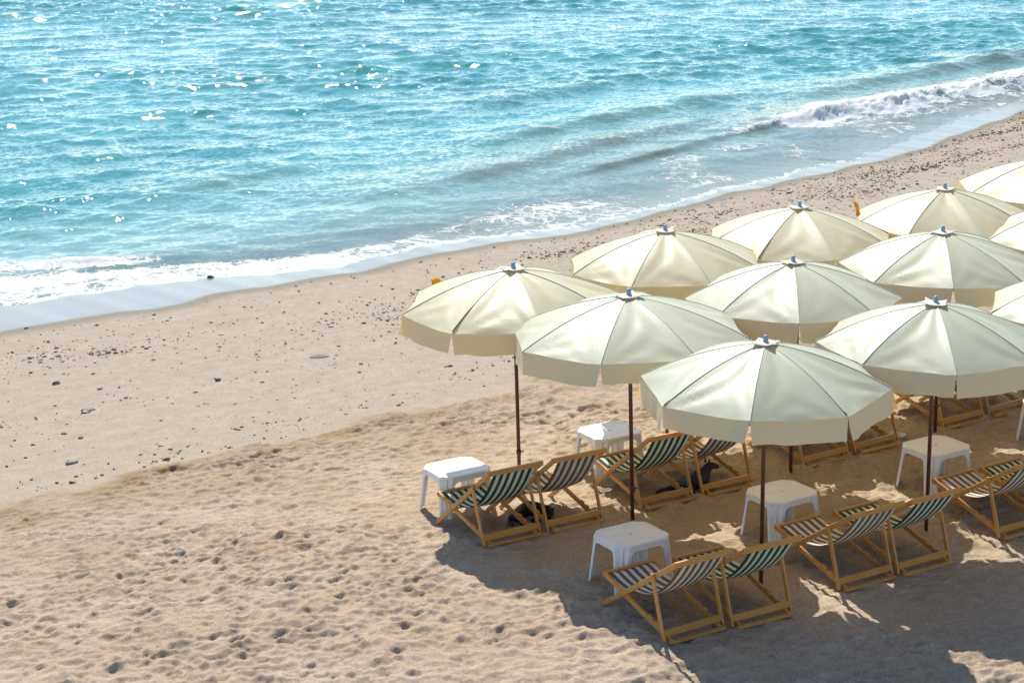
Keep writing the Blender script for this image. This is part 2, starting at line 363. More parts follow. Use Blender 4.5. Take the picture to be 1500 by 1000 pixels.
# ------------------------------------------------------------------ sand
def axis(segs, lo_far, hi_far):
    a = []
    for x0, x1, st in segs: a += list(np.arange(x0, x1-1e-6, st))
    a.append(segs[-1][1])
    tail = [0.5]
    while sum(tail) < 4000: tail.append(tail[-1]*1.45)
    c = np.cumsum(tail)
    return np.concatenate([(segs[0][0]-c)[::-1], a, segs[-1][1]+c])
OBJ_SPOTS = []                                       # feet of furniture: relief is calmer there
def build_sand():
    xs = axis([(-14, -5.6, 0.07), (-5.6, 7.2, 0.021), (7.2, 22, 0.09)], 0, 0)
    ys = axis([(13.6, 23.2, 0.021), (23.2, 31, 0.05), (31, 47, 0.12)], 0, 0)
    X, Y = np.meshgrid(xs, ys)
    T = X*TV[0]+Y*TV[1]; S = X*NV[0]+Y*NV[1]
    z = sand_base(T, S)
    edge_n = 0.40*(fbm(T*0.5, S*0.5, 5)-0.47)*2+0.42*(fbm(T*1.7, S*1.7, 8)-0.47)*2
    se = S+edge_n
    dry = 1-sstep(S0-0.50, S0+0.45, se)
    wx = X+0.10*(fbm(X*2.1, Y*2.1, 40)-0.47)*2; wy = Y+0.10*(fbm(X*2.1+7, Y*2.1, 44)-0.47)*2
    ca, sa = math.cos(R(25)), math.sin(R(25))
    U = wx*ca+wy*sa; V = -wx*sa+wy*ca
    b1, a1 = bowls(U/0.22, V/0.165, 3); b2, a2 = bowls(U/0.12+31, V/0.095+3, 9); b3, a3 = bowls(U/0.62, V/0.5, 21)
    rel = 0.078*a1*(np.minimum(b1, 0.42)-0.20)+0.060*a2*(np.minimum(b2, 0.4)-0.18)+0.06*a3*(np.minimum(b3, 0.5)-0.2)
    rel += 0.045*(fbm(X*1.1, Y*1.1, 60)-0.47)+0.03*(fbm(X*7, Y*7, 63)-0.47)+0.012*(fbm(X*24, Y*24, 66, 3)-0.44)
    amp = 0.60+0.65*sstep(0.35, 0.62, fbm(X*0.6+9, Y*0.6, 70))
    near = 1-sstep(6.9, 9.5, np.abs(X))              # grid is too coarse beyond
    # separate footprints: sole, heel, pushed-up rim
    fp = np.zeros_like(z); rf = np.random.default_rng(77); k = 0
    while k < 2300:
        fx, fy = rf.uniform(-5.5, 7.1), rf.uniform(13.7, 23.0)
        if fx*NV[0]+fy*NV[1] > S0-0.1: continue
        k += 1
        h_ = rf.choice([R(38), R(128), R(80), rf.uniform(0, 2*PI)])+rf.normal(0, 0.35); L = rf.uniform(0.075, 0.135); wd = L*rf.uniform(0.38, 0.55); dp = rf.uniform(0.004, 0.014)
        x0, x1 = np.searchsorted(xs, [fx-0.3, fx+0.3]); y0, y1 = np.searchsorted(ys, [fy-0.3, fy+0.3])
        dx_ = X[y0:y1, x0:x1]-fx; dy_ = Y[y0:y1, x0:x1]-fy; u = (dx_*math.cos(h_)+dy_*math.sin(h_))/L; v = (-dx_*math.sin(h_)+dy_*math.cos(h_))/(wd*(1+0.25*u))
        d2 = u*u+v*v
        fp[y0:y1, x0:x1] = np.minimum(fp[y0:y1, x0:x1], 0)*0.6*(d2 < 0.9)+fp[y0:y1, x0:x1]*(d2 >= 0.9)-dp*(1-sstep(0.35, 1.0, d2))*(1+0.3*u)+dp*0.5*np.exp(-((np.sqrt(d2)-1.15)/0.16)**2)
    z += dry*(rel*amp*(0.4+0.6*near)+fp*(0.7+0.6*vnoise(X*9, Y*9, 78)))
    z += 0.05*dry*sstep(S0-2.2, S0-0.2, se)-0.0*dry  # low lip above the smooth shore
    # smoother foreshore: faint swash lines and old footprints
    fs_ = (1-dry)*(1-sstep(0, 1.2, S-swet(T)+1.2))
    z += fs_*(0.028*(fbm(T*0.35, S*1.5, 80)-0.47)+0.010*(fbm(T*1.4, S*4.5, 83)-0.47)+0.004*(fbm(X*14, Y*14, 86)-0.47))
    b4, a4 = bowls(U/0.45, V/0.33, 31)
    z += fs_*0.025*sstep(0.55, 0.75, fbm(X*0.8, Y*0.8, 90))*a4*(np.minimum(b4, 0.25)-0.2)
    wet = sstep(-0.7, 0.4, S-swet(T)+0.25*(fbm(T*1.1, S*1.1, 95)-0.47))
    wet = np.where(S > sw(T)+1, 1, wet)
    scarp = np.exp(-((se-S0+0.18)/0.30)**2)*0.9*sstep(0.25, 0.55, fbm(T*0.8, S*0.8, 97))+0.35*np.exp(-((se-S0+0.6)/0.7)**2)
    grit = dry*0.8+0.7*np.exp(-((S-21.6)/1.6)**2)+0.3*(1-wet)
    me = np_mesh('sand', np.stack([X, Y, z], -1).reshape(-1, 3), grid_quads(len(ys), len(xs)))
    for k, a in (('dry', dry), ('wet', wet), ('scarp', np.clip(scarp, 0, 1)), ('grit', np.clip(grit, 0, 1))): set_attr(me, k, a)
    o = link('beach_sand', me, None, [M['sand']]); o['kind'] = 'structure'
    return o
build_sand()

# ------------------------------------------------------------------ sea
def build_sea():
    ts = axis([(6, 62, 0.085)], 0, 0)
    d = list(np.arange(0, 9, 0.055))+list(np.arange(9, 24, 0.085))+list(np.arange(24, 58, 0.13)); d = np.array(d)
    tail = [0.4]
    while sum(tail) < 4000: tail.append(tail[-1]*1.4)
    d = np.concatenate([d, d[-1]+np.cumsum(tail)])
    T, D = np.meshgrid(ts, d)
    W = sw(T)
    blend = np.exp(-D/6.0)
    S = 29.9+(W-29.9)*blend+D                       # the edge's wiggles die out seaward
    X, Y = ts_to_xy(T, S)
    far = 1-sstep(55, 110, D); Tk = T/KS
    rmp = 0.45*sstep(0.6, 2.2, D)+0.55*sstep(1.5, 10.0, D)
    z = SEA+0.016*(1-np.exp(-D/0.12))*np.ones_like(T)
    r = np.random.default_rng(5)
    n = 56
    lam = np.exp(np.linspace(math.log(0.26), math.log(2.8), n)); r.shuffle(lam)
    dx = np.zeros_like(z); dy = np.zeros_like(z)
    gust = 0.55+0.9*sstep(0.3, 0.68, fbm(X*0.09, Y*0.16, 120))
    for i in range(n):
        k = 2*PI/lam[i]; th = R(-90+14)+r.normal(0, R(48)); ph = r.uniform(0, 2*PI)
        sl = SEA_SLOPE*math.sqrt(2/n)*(1.15 if lam[i] < 2.0 else 0.95)
        kx, ky = k*math.cos(th), k*math.sin(th)
        env = vnoise(X*0.9/lam[i]**0.5*0.5+i*13.1, Y*0.9/lam[i]**0.5*0.7, 200+i)*1.6+0.2
        p = kx*X+ky*Y+ph; a = sl/k*rmp*far*gust*env
        z += a*np.cos(p); dx -= 0.75*a*math.cos(th)*np.sin(p); dy -= 0.75*a*math.sin(th)*np.sin(p)
    murk = np.zeros_like(z); foam = np.zeros_like(z)
    # breaker on the right, low roller before it, swells behind
    def crest(pts, hs, front, back, skew=0.0):
        pts = np.array(pts)*KS; hs = np.array(hs); hs[:, 0] *= KS
        sb = np.interp(T, pts[:, 0], pts[:, 1])+0.10*(fbm(T*0.9, T*0+3, 130)-0.47)
        h = np.interp(T, hs[:, 0], hs[:, 1], left=0, right=0)*(0.8+0.4*vnoise(T*0.8, T*0, 133))
        q = S-sb
        prof = np.where(q < 0, np.exp(-(q/front)**2), np.exp(-(q/back)**2))
        return q, h, prof
    q, h, prof = crest([(24.6, 30.3), (25.5, 30.5), (26.5, 30.65), (27.7, 30.85), (29.7, 31.35), (31.2, 31.75), (33.4, 31.85), (35, 31.95), (36.3, 31.7), (38.2, 31.95), (41, 31.95), (48, 32.2)],
                       [(24.4, 0), (26, 0.09), (28.6, 0.10), (29.8, 0.06), (30.8, 0.08), (32, 0.14), (34, 0.30), (42, 0.34), (50, 0.28), (58, 0)], 0.19+0.43*sstep(32.0, 35.5, Tk), 1.2)
    z += h*prof
    dyq = -0.16*h/0.4*prof*np.exp(-(q/0.5)**2)       # lean the crest shoreward
    dx += NV[0]*dyq; dy += NV[1]*dyq
    MK = np.clip(h/0.2, 0, 1)*np.exp(-((q+0.12)/0.5)**2)
    br = sstep(30.6, 34.4, Tk+3.2*(fbm(T*0.9, S*1.3, 140)-0.47))
    foam = np.maximum(foam, br*np.exp(-(np.maximum(q-0.25, 0)/0.35)**2)*np.exp(-(np.minimum(q+0.5, 0)/0.45)**2)*(0.55+0.75*sstep(0.3, 0.6, fbm(X*1.5, Y*2.2, 158))))
    murk = np.maximum(murk, MK*(1-0.85*br))
    lump = 0.8*np.abs(fbm(X*2.0, Y*2.0, 150)-0.47)*2+0.8*(fbm(X*6, Y*6, 155)-0.4)+0.45*(fbm(X*15, Y*15, 157)-0.4)
    z += 0.17*br*np.exp(-((q+0.25)/0.6)**2)*(lump-0.15)
    foam = np.maximum(foam, 0.46*br*np.exp(-((q+1.1)/0.7)**2))
    foam = np.maximum(foam, 0.46*sstep(29.0, 31.5, Tk)*(0.6+0.8*vnoise(T*2.3, T*0, 159))*np.exp(-(np.maximum(q-0.1, 0)/0.15)**2)*np.exp(-(np.minimum(q+0.1, 0)/0.12)**2))
    for pts, hs in (([(20, 31.5), (25, 31.9), (30, 33.0), (34, 34)], [(20.5, 0), (24, 0.12), (29, 0.15), (33, 0)]),
                    ([(24, 34.2), (30, 35.0), (37, 36)], [(24, 0), (28, 0.13), (33, 0.13), (37, 0)]),
                    ([(17, 34.2), (24, 35.6)], [(17, 0), (20, 0.10), (24, 0)]),
                    ([(33, 34.2), (45, 35.2), (50, 35.4)], [(33, 0), (38, 0.14), (47, 0.16), (52, 0)]),
                    ([(26, 38.3), (40, 40.3)], [(26, 0), (31, 0.12), (37, 0.10), (40, 0)])):
        q2, h2, p2 = crest(pts, hs, 0.55, 1.4)
        z += h2*p2; murk = np.maximum(murk, 0.6*np.clip(h2/0.16, 0, 1)*np.exp(-((q2+0.3)/0.6)**2)*np.exp(-np.maximum(D-4, 0)/5))
    # left: little collapsing wave and the broad white sheet
    q3, h3, p3 = crest([(8, 31.9), (13.4, 30.9), (15.2, 29.9), (16.3, 29.5)], [(8, 0.1), (13, 0.10), (15.2, 0.08), (16.6, 0)], 0.22, 0.7)
    z += h3*p3
    foam = np.maximum(foam, np.clip(h3/0.08, 0, 1)*0.66*np.exp(-((q3+0.1)/0.45)**2))
    up = KS*np.interp(Tk, [6, 13.4, 14.3, 15.2, 16.3, 17.2, 18.5, 19.6, 21.5, 23, 24.2, 26, 30], [32, 30.6, 30.0, 29.45, 29.05, 28.5, 28.2, 28.3, 29.3, 29.5, 29.1, 28.4, 28.6])
    dens = np.interp(Tk, [10, 16.5, 18.3, 19.3, 21, 22.5, 24, 25.5, 30], [0.66, 0.70, 0.62, 0.46, 0.40, 0.50, 0.48, 0.30, 0.20])
    fr = (S-W)/np.maximum(up-W, 0.15)
    sheet = dens*(1-sstep(0.6, 1.15, fr))*(0.72+0.56*fbm(X*0.9, Y*1.3, 165))
    foam = np.maximum(foam, sheet)
    z += 0.05*sheet*(fbm(X*4, Y*4, 160)-0.40)*sstep(0.05, 0.5, D)
    # bubbly skirt right at the edge
    skirt = np.interp(Tk, [10, 18.5, 19, 27, 33, 36, 50], [0.5, 0.55, 0.62, 0.60, 0.35, 0.45, 0.5])
    foam = np.maximum(foam, skirt*np.exp(-(np.maximum(D-0.05, 0)/np.interp(Tk, [18, 20, 34, 37], [0.25, 0.13, 0.10, 0.3]))**2))
    # thin lace left on the flat water before the breaker
    lac = 0.42*sstep(24.5, 26, Tk)*sstep(0.1, 0.5, D)*(1-sstep(2.5, 3.6, D))*sstep(0.40, 0.6, fbm(X*0.8, Y*0.8, 170))
    foam = np.maximum(foam, lac)
    murk = np.maximum(murk, 0.20*sstep(0.5, 2.5, D)*(1-sstep(3, 8, D))*sstep(19, 25, Tk))
    co = np.stack([X+dx, Y+dy, z], -1).reshape(-1, 3)
    me = np_mesh('sea_water', co, grid_quads(len(d), len(ts)))
    for k, a in (('offshore', np.minimum(D, 100)), ('foam', np.clip(foam, 0, 1)), ('murk', np.clip(murk, 0, 1))): set_attr(me, k, a)
    o = link('sea_water', me, None, [M['sea']]); o['kind'] = 'structure'
SEA_SLOPE = 0.138
build_sea()

# ------------------------------------------------------------------ pebbles
def ico(sub):
    bm = bmesh.new(); bmesh.ops.create_icosphere(bm, subdivisions=sub, radius=1.0)
    v = np.array([x.co[:] for x in bm.verts]); f = np.array([[q.index for q in p.verts] for p in bm.faces]); bm.free(); return v, f
def stone_shape(v, r, flat=0.6, rough=0.22):
    k = r.normal(0, 1, (4, 3)); q = v.copy(); disp = np.ones(len(v))
    for w in k: disp += rough*0.5*np.sin(v@w*1.7+r.uniform(0, 6))
    q = q*disp[:, None]; q *= np.array([r.uniform(0.95, 1.4), r.uniform(0.75, 1.0), flat]); return q
PB = np.array([(6, 25.4), (10.75, 24.94), (12.81, 23.98), (14.79, 23.62), (16.92, 23.77), (19.63, 24.22), (25.31, 25.39), (30.76, 26.2), (35.02, 27.3), (48, 28.8)])*1.026
def pebble_density(t, s):
    c = np.interp(t, PB[:, 0], PB[:, 1])
    rise = np.interp(t, [8, 12, 15, 18, 22, 28, 36], [0.15, 0.45, 0.75, 0.7, 0.85, 1.0, 1.0])
    wd = np.interp(t, [10, 16, 22, 30], [0.8, 0.75, 0.9, 1.15])
    n1 = fbm(t*0.6, s*1.3, 300); n2 = fbm(t*2.2, s*3.1, 305)
    main = rise*np.exp(-((s-c)/wd)**2)*(0.25+2.2*sstep(0.42, 0.66, n1))*(0.3+1.4*sstep(0.35, 0.65, n2))
    b2 = 0.30*np.exp(-((s-np.interp(t, [8, 9.35, 12.4, 14.3, 18], [23.1, 22.7, 21.8, 21.95, 22.4]))/0.30)**2)*sstep(0.42, 0.6, n2)
    b3 = 0.30*np.exp(-((s-np.interp(t, [7.6, 9.4, 10.8, 12.5, 16], [19.3, 19.85, 20.05, 20.1, 20.25]))/0.30)**2)*sstep(0.38, 0.6, n2)
    base = 0.035+0.06*sstep(20, 26, t)
    w = swet(t)
    return (main+b2+b3+base)*(1-sstep(-0.45, 0.1, s-w))*sstep(S0+0.0, S0+0.35, s)
def foreshore_z(t, s):
    return float(sand_base(np.array([t]), np.array([s]))[0])
def build_pebbles():
    r = np.random.default_rng(3)
    n = 150000
    t = r.uniform(5, 50, n); s = r.uniform(S0, 31.5, n)
    keep = r.uniform(0, 1.9, n) < pebble_density(t, s)*PEB
    t, s = t[keep], s[keep]
    x, y = ts_to_xy(t, s); z = sand_base(t, s)
    rad = np.clip(r.lognormal(math.log(0.0112), 0.45, len(t)), 0.007, 0.042)
    lo, lf = ico(1); hi, hf = ico(2)
    vl = [stone_shape(lo, r, 0.6) for _ in range(6)]; vh = [stone_shape(hi, r, 0.6) for _ in range(6)]
    vs, fs, mi = [], [], []; off = 0
    for i in range(len(t)):
        big = rad[i] > 0.02
        v = (vh if big else vl)[i % 6]; f = hf if big else lf
        a = r.uniform(0, 2*PI); c, sn = math.cos(a), math.sin(a)
        q = v*rad[i]; q = np.stack([q[:, 0]*c-q[:, 1]*sn, q[:, 0]*sn+q[:, 1]*c, q[:, 2]], -1)+[x[i], y[i], z[i]+rad[i]*0.18]
        vs.append(q); fs.append(f+off); off += len(v); mi.append(np.full(len(f), r.choice(3, p=[0.5, 0.32, 0.18])))
    me = np_mesh('shore_gravel', np.concatenate(vs), np.concatenate(fs))
    me.polygons.foreach_set('material_index', np.concatenate(mi).astype(np.int32))
    o = link('shore_gravel', me, None, M['stone']); o['kind'] = 'stuff'; o['label'] = 'dark pebbles scattered in bands over the smooth sand'; o['category'] = 'gravel'
PEB = 1.9
build_pebbles()

def stone(name, t, s, rad, mat, label, cat, group=None, flat=0.55, seed=1, rough=0.25, sub=3):
    r = np.random.default_rng(seed); v, f = ico(sub); v = stone_shape(v, r, flat, rough)*rad
    me = mesh(name, v, [tuple(map(int, q)) for q in f], True)
    x, y = ts_to_xy(t, s); o = link(name, me, None, [mat]); o.location = (x, y, foreshore_z(t, s)+rad*flat*0.40); o.rotation_euler = (0, 0, r.uniform(0, 1.0)+0.2)
    return tag(o, label, cat, group)
stone('stone', 14.3, 22.55, 0.085, M['mossy'], 'largest mossy grey stone lying alone on the smooth sand', 'stone', None, 0.42, 4)
o_ = stone('seaweed', 10.75, 22.4, 0.075, M['weed'], 'dark olive clump of seaweed on the smooth sand left of the parasols', 'seaweed', None, 0.35, 9, 0.7)
stone('stone', 12.68, 22.5, 0.04, M['stone'][0], 'small dark stone left of the largest mossy stone, apart from the pebble bands', 'stone', None, 0.6, 5)
stone('stone', 11.1, 24.0, 0.042, M['stone'][0], 'lone dark stone on bare sand up the shore from the seaweed clump', 'stone', None, 0.6, 6)
stone('stone', 9.55, 20.45, 0.05, M['stone'][1], 'flat grey stone near the left end of the dry sand edge', 'stone', None, 0.4, 7)
stone('stone', 16.2, 28.78, 0.05, M['stone'][0], 'dark stone at the very edge of the white foam', 'stone', None, 0.55, 8)
r_ = np.random.default_rng(21)
for i in range(44):
    for _ in range(200):
        t_ = r_.uniform(8.5, 41); s_ = r_.uniform(20, 30)
        if r_.uniform(0, 1) < float(pebble_density(np.array([t_]), np.array([s_]))[0]): break
    stone('stone', t_, s_, r_.uniform(0.022, 0.035), M['stone'][i % 3], 'fist-sized dark stone among the shore pebbles', 'stone', 'larger stones among the shore pebbles', 0.6, 30+i, 0.25, 2)

# ------------------------------------------------------------------ umbrellas
H, HR, RR = 2.25, 1.885, 1.098
def prof(u): return H-(H-HR)*(0.34*u+0.66*u*u)
def canopy_mesh(seed, phi):
    r = np.random.default_rng(seed)
    nu, nv = 22, 18
    us = np.linspace(0.035, 1, nu); rib_dz = r.normal(0, 0.012, 8); sag = 0.016+0.016*r.random(8)
    verts = []; ncol = 8*nv
    ribs = []
    for g in range(8):
        a0 = phi+g*PI/4; ribs.append(a0)
    wr = r.uniform(0, 6.28, (8, 6)); wa = r.uniform(0.3, 1.0, (8, 6))
    for u in us:
        for g in range(8):
            a0, a1 = ribs[g], ribs[g]+PI/4
            p0 = Vector((-math.cos(a0)*RR*u, -math.sin(a0)*RR*u, prof(u)+rib_dz[g]*u)); p1 = Vector((-math.cos(a1)*RR*u, -math.sin(a1)*RR*u, prof(u)+rib_dz[(g+1) % 8]*u))
            for k in range(nv):
                v = k/nv; p = p0.lerp(p1, v); bell = math.sin(PI*v)
                dz = -sag[g]*bell*u*(1-0.35*u)*1.2
                # creases that fan from the two rim corners and the crown
                w = 0
                for m in range(6):
                    if m < 3: ang = math.atan2(v, (1.04-u)*1.4); dist = math.hypot(v, (1.04-u)*1.4)
                    else: ang = math.atan2(1-v, (1.04-u)*1.4); dist = math.hypot(1-v, (1.04-u)*1.4)
                    w += wa[g, m]*math.sin(ang*(7+3*(m % 3))+wr[g, m])*math.exp(-dist*1.9)*min(1, dist*5)
                w2 = wa[g, 0]*math.sin(v*PI*4+wr[g, 1])*math.exp(-u*2.5)*u*2
                dz += (0.0095*w+0.012*w2)*bell**0.5 if bell > 0 else 0
                rad_in = 0.018*bell*u**6                         # rim drawn in between ribs
                q = Vector((p.x*(1-rad_in), p.y*(1-rad_in), p.z+dz)); verts.append(q)
    faces = []
    for i in range(nu-1):
        for j in range(ncol):
            j2 = (j+1) % ncol; faces.append((i*ncol+j, i*ncol+j2, (i+1)*ncol+j2, (i+1)*ncol+j))
    nf = len(faces)
    # crown disc
    c = len(verts); verts.append(Vector((0, 0, H+0.004)))
    for j in range(ncol): faces.append((c, (j+1) % ncol, j))
    rim = [verts[(nu-1)*ncol+j] for j in range(ncol)]
    base = list(faces); mi = [0]*len(faces)
    # seam piping riding on each rib
    mb = MB()
    for g in range(8):
        side = Vector((math.sin(ribs[g]), -math.cos(ribs[g]), 0))
        pts = [verts[i*ncol+g*nv] for i in range(nu)]; vs = []
        for p in pts: vs += [p-side*0.0045, p-side*0.0035+Vector((0, 0, 0.005)), p+side*0.0035+Vector((0, 0, 0.005)), p+side*0.0045]
        mb.add(vs, [(4*i+k, 4*i+4+k, 4*i+5+k, 4*i+1+k) for i in range(nu-1) for k in range(3)], 1)
    off = len(verts); verts += [Vector(v) for v in mb.v]; faces += [tuple(i+off for i in f) for f in mb.f]; mi += mb.mi
    me = bpy.data.meshes.new('canopy'); me.from_pydata([tuple(v) for v in verts], [], faces); me.update()
    me.polygons.foreach_set('material_index', mi); me.polygons.foreach_set('use_smooth', [True]*len(mi))
    # ribs are creases
    sharp = me.attributes.new('sharp_edge', 'BOOLEAN', 'EDGE')
    ev = np.empty(len(me.edges)*2, np.int32); me.edges.foreach_get('vertices', ev); ev = ev.reshape(-1, 2)
    lim = nu*ncol
    s = (ev[:, 0] < lim) & (ev[:, 1] < lim) & (ev[:, 0] % ncol == ev[:, 1] % ncol) & (ev[:, 0] % nv == 0)
    sharp.data.foreach_set('value', s)
    return me, rim, ribs, nv
def valance(rim, ribs, g, nv, r, lift=0.0):
    n = len(rim); pts = [rim[(g*nv+k) % n] for k in range(nv+1)]
    nh = 7; L = 0.205+r.normal(0, 0.008); flare = R(r.uniform(2, 16))+lift; inset = r.uniform(0.008, 0.022)
    am = ribs[g]+PI/8; outv = Vector((-math.cos(am), -math.sin(am), 0)); tang = Vector((outv.y, -outv.x, 0))
    if (pts[-1]-pts[0]).dot(tang) < 0: tang = -tang
    ph = r.uniform(0, 6.28, 3); curl = r.normal(0, 0.09, 2)
    verts = []
    for i in range(nh+1):
        h = i/nh
        for k in range(nv+1):
            v = k/nv
            fl = flare+curl[0]*(1-v)**3*h+curl[1]*v**3*h
            d = outv*math.sin(fl)-Vector((0, 0, math.cos(fl)))
            p = pts[k]+d*(L*h)
            p += tang*(inset*h*(0.5-v)*2*abs(v-0.5)*2*0.9)
            p += outv*(h*0.011*math.sin(v*9+ph[0])+h*0.006*math.sin(v*17+ph[1]))
            if i == 0: p += outv*0.001
            verts.append(p)
    faces = [(i*(nv+1)+k, i*(nv+1)+k+1, (i+1)*(nv+1)+k+1, (i+1)*(nv+1)+k) for i in range(nh) for k in range(nv)]
    return mesh('valance', verts, faces, True)
_rib = {}
def umbrella(x, y, phi, lx, ly, mat, label, seed, rot=0.0, flap=None, caprot=0.0):
    r = np.random.default_rng(seed)
    t = thing('beach_umbrella', label, 'parasol', (x, y, 0), 0, 'cream parasols shading the deck chairs')
    sh = Matrix.Identity(4); 
    ax = Vector((lx, ly, H)).normalized(); q = Vector((0, 0, 1)).rotation_difference(ax)
    t.rotation_mode = 'QUATERNION'; t.rotation_quaternion = q
    mb = MB(); mb.tube([(0, 0, -0.45), (0, 0, 1.2), (0, 0, H-0.03)], 0.0185, 14); mb.build('pole', M['pole'], t)
    mb = MB(); mb.tube([(0, 0, 0.30), (0, 0, 0.335)], 0.026, 14); mb.tube([(0.02, 0, 0.318), (0.05, 0, 0.318)], 0.008, 8); mb.build('clamp', M['pole'], t)
    me, rim, ribs, nv = canopy_mesh(seed, phi)
    cn = link('canopy', me, t, [mat, M['seam'], M['seam_light']])
    for g in range(8):
        link('valance', valance(rim, ribs, g, nv, r), t, [mat])
        a = ribs[g]; d = Vector((-math.cos(a), -math.sin(a), 0))
        mb = MB(); mb.tube([d*(RR*u)+Vector((0, 0, prof(u)-0.014)) for u in (0.03, 0.25, 0.5, 0.75, 0.985)], 0.007, 6)
        mb.tube([d*0.03+Vector((0, 0, 1.72)), d*(RR*0.52)+Vector((0, 0, prof(0.52)-0.02))], 0.006, 6)
        mb.build('rib', M['rib'], t)
    mb = MB(); mb.tube([(0, 0, 1.66), (0, 0, 1.76)], 0.038, 12); mb.build('runner', M['rib'], t)
    # square patch with curled corners, and the cap on the pole end
    n = 10; vs = []
    cu = r.uniform(0.02, 0.05, 4)
    for i in range(n+1):
        for j in range(n+1):
            u, v = i/n*2-1, j/n*2-1
            w = max(0, u*v)**2*(cu[0] if u > 0 else cu[1])+max(0, -u*v)**2*(cu[2] if u > 0 else cu[3])
            vs.append((u*0.10, v*0.10, H+0.014-0.035*(u*u+v*v)*0.4+w))
    fs = [(i*(n+1)+j, i*(n+1)+j+1, (i+1)*(n+1)+j+1, (i+1)*(n+1)+j) for i in range(n) for j in range(n)]
    pm = mesh('cap_patch', vs, fs, True); po = link('cap_patch', pm, t, [M['patch']]); po.rotation_euler = (0, 0, r.uniform(0, 1.5)); solid(po, 0.003)
    mb = MB(); mb.tube([(0, 0, H), (0, 0, H+0.012), (0, 0, H+0.062), (0, 0, H+0.07)], [0.026, 0.025, 0.019, 0.014], 14); mb.build('finial', M['cap'], t)
    if flap:  # turned-up valance flap at the back; sun shining through it is painted yellow
        ga, rad_, w, hgt = flap; d = Vector((-math.cos(ga), -math.sin(ga), 0)); tg = Vector((d.y, -d.x, 0)); b = d*rad_+Vector((0, 0, HR-0.03))
        vs = []
        for i in range(6):
            for j in range(5):
                vs.append(b+tg*(w*(j/4-0.5)*(1-0.35*i/5))+Vector((0, 0, 1))*(hgt*i/5)+d*(0.05*(i/5)**2+0.012*math.sin(j*1.7)))
        fs = [(i*5+j, i*5+j+1, (i+1)*5+j+1, (i+1)*5+j) for i in range(5) for j in range(4)]
        solid(link('backlit_flap', mesh('backlit_flap', vs, fs, True), t, [M['yellow']]), 0.004)
    return t
C0, C1, C2 = M['canopy']
UM = [
 (0.050, 19.881, 0.229, -0.022, 0, C0, 'cream parasol nearest the sea at the left corner, with a painted backlit-yellow tab on its rim', 101, (-0.78, 1.05, 0.17, 0.125)),
 (1.144, 18.698, 0.501, -0.026, -0.004, C1, 'cream parasol between the left corner one and the nearest one', 102, None),
 (2.186, 16.954, -0.235, 0.009, -0.012, C2, 'nearest and largest-looking greyish cream parasol, over the front deck chairs', 103, None),
 (3.908, 18.161, -0.029, 0.015, 0.012, C2, 'greyish cream parasol right of the nearest one, its pole crossing a shaded white table', 104, None),
 (2.861, 19.919, -0.082, -0.013, 0.002, C1, 'cream parasol in the middle of the group, directly behind the nearest one', 105, None),
 (1.704, 21.499, 0.377, -0.022, 0.002, C0, 'second cream parasol from the left in the row beside the sea', 106, None),
 (3.292, 22.597, 0.222, 0, 0, C0, 'third cream parasol from the left in the row beside the sea', 107, None),
 (4.611, 21.164, -0.101, 0.005, -0.001, C1, 'cream parasol with its cap directly below the cap of the orange-flapped one', 108, None),
 (5.114, 23.47, 0.20, 0.01, 0, C0, 'fourth cream parasol along the sea, with a painted backlit-orange tab at its left rim', 109, (-0.43, 1.03, 0.15, 0.17)),
 (6.776, 25.239, 0.33, 0, 0, C0, 'farthest cream parasol, cut off at the upper right edge against the pebbles', 110, None),
 (6.48, 22.492, 0.12, 0, 0, C0, 'cream parasol cut by the right edge, the upper of the two slivers there', 111, None),
 (5.764, 19.295, 0.10, 0, 0, C1, 'cream parasol cut by the right edge, the lower of the two slivers there', 112, None)]
for x, y, phi, lx, ly, mt, lab, sd, flap in UM:
    u_ = umbrella(x, y, phi, lx, ly, mt, lab, sd, 0, flap)
    k_ = {101: 1.055, 102: 1.07}.get(sd, 1.0); u_.scale = (k_, k_, 1.0)      # the two left ones are cut a little wider

# ------------------------------------------------------------------ deck chairs (origin: middle of the rear bar; +y faces the sea)
def sling_mesh():
    P = [Vector((0, -0.125, 0.735)), Vector((0, 0.30, 0.075)), Vector((0, 0.945, 0.305))]
    n = 30; pts = []
    for i in range(n+1):
        t = i/n; pts.append(P[0]*(1-t)**2+P[1]*2*t*(1-t)+P[2]*t*t)
    pts = [Vector((0, -0.120, 0.726)), Vector((0, -0.112, 0.705))]+pts[1:-1]+[Vector((0, 0.940, 0.292)), Vector((0, 0.958, 0.275))]
    nb = 12; sub = 2; nc = nb*sub; Wd = 0.465
    vs = []
    for i, p in enumerate(pts):
        f = i/(len(pts)-1); dip = -0.018*math.sin(PI*f)
        for j in range(nc+1):
            v = j/nc*2-1; vs.append((v*Wd/2, p.y, p.z+dip*(1-v*v)))
    fs = []; mi = []
    for i in range(len(pts)-1):
        for j in range(nc):
            fs.append((i*(nc+1)+j, i*(nc+1)+j+1, (i+1)*(nc+1)+j+1, (i+1)*(nc+1)+j)); mi.append((j//sub) % 2)
    return vs, fs, mi
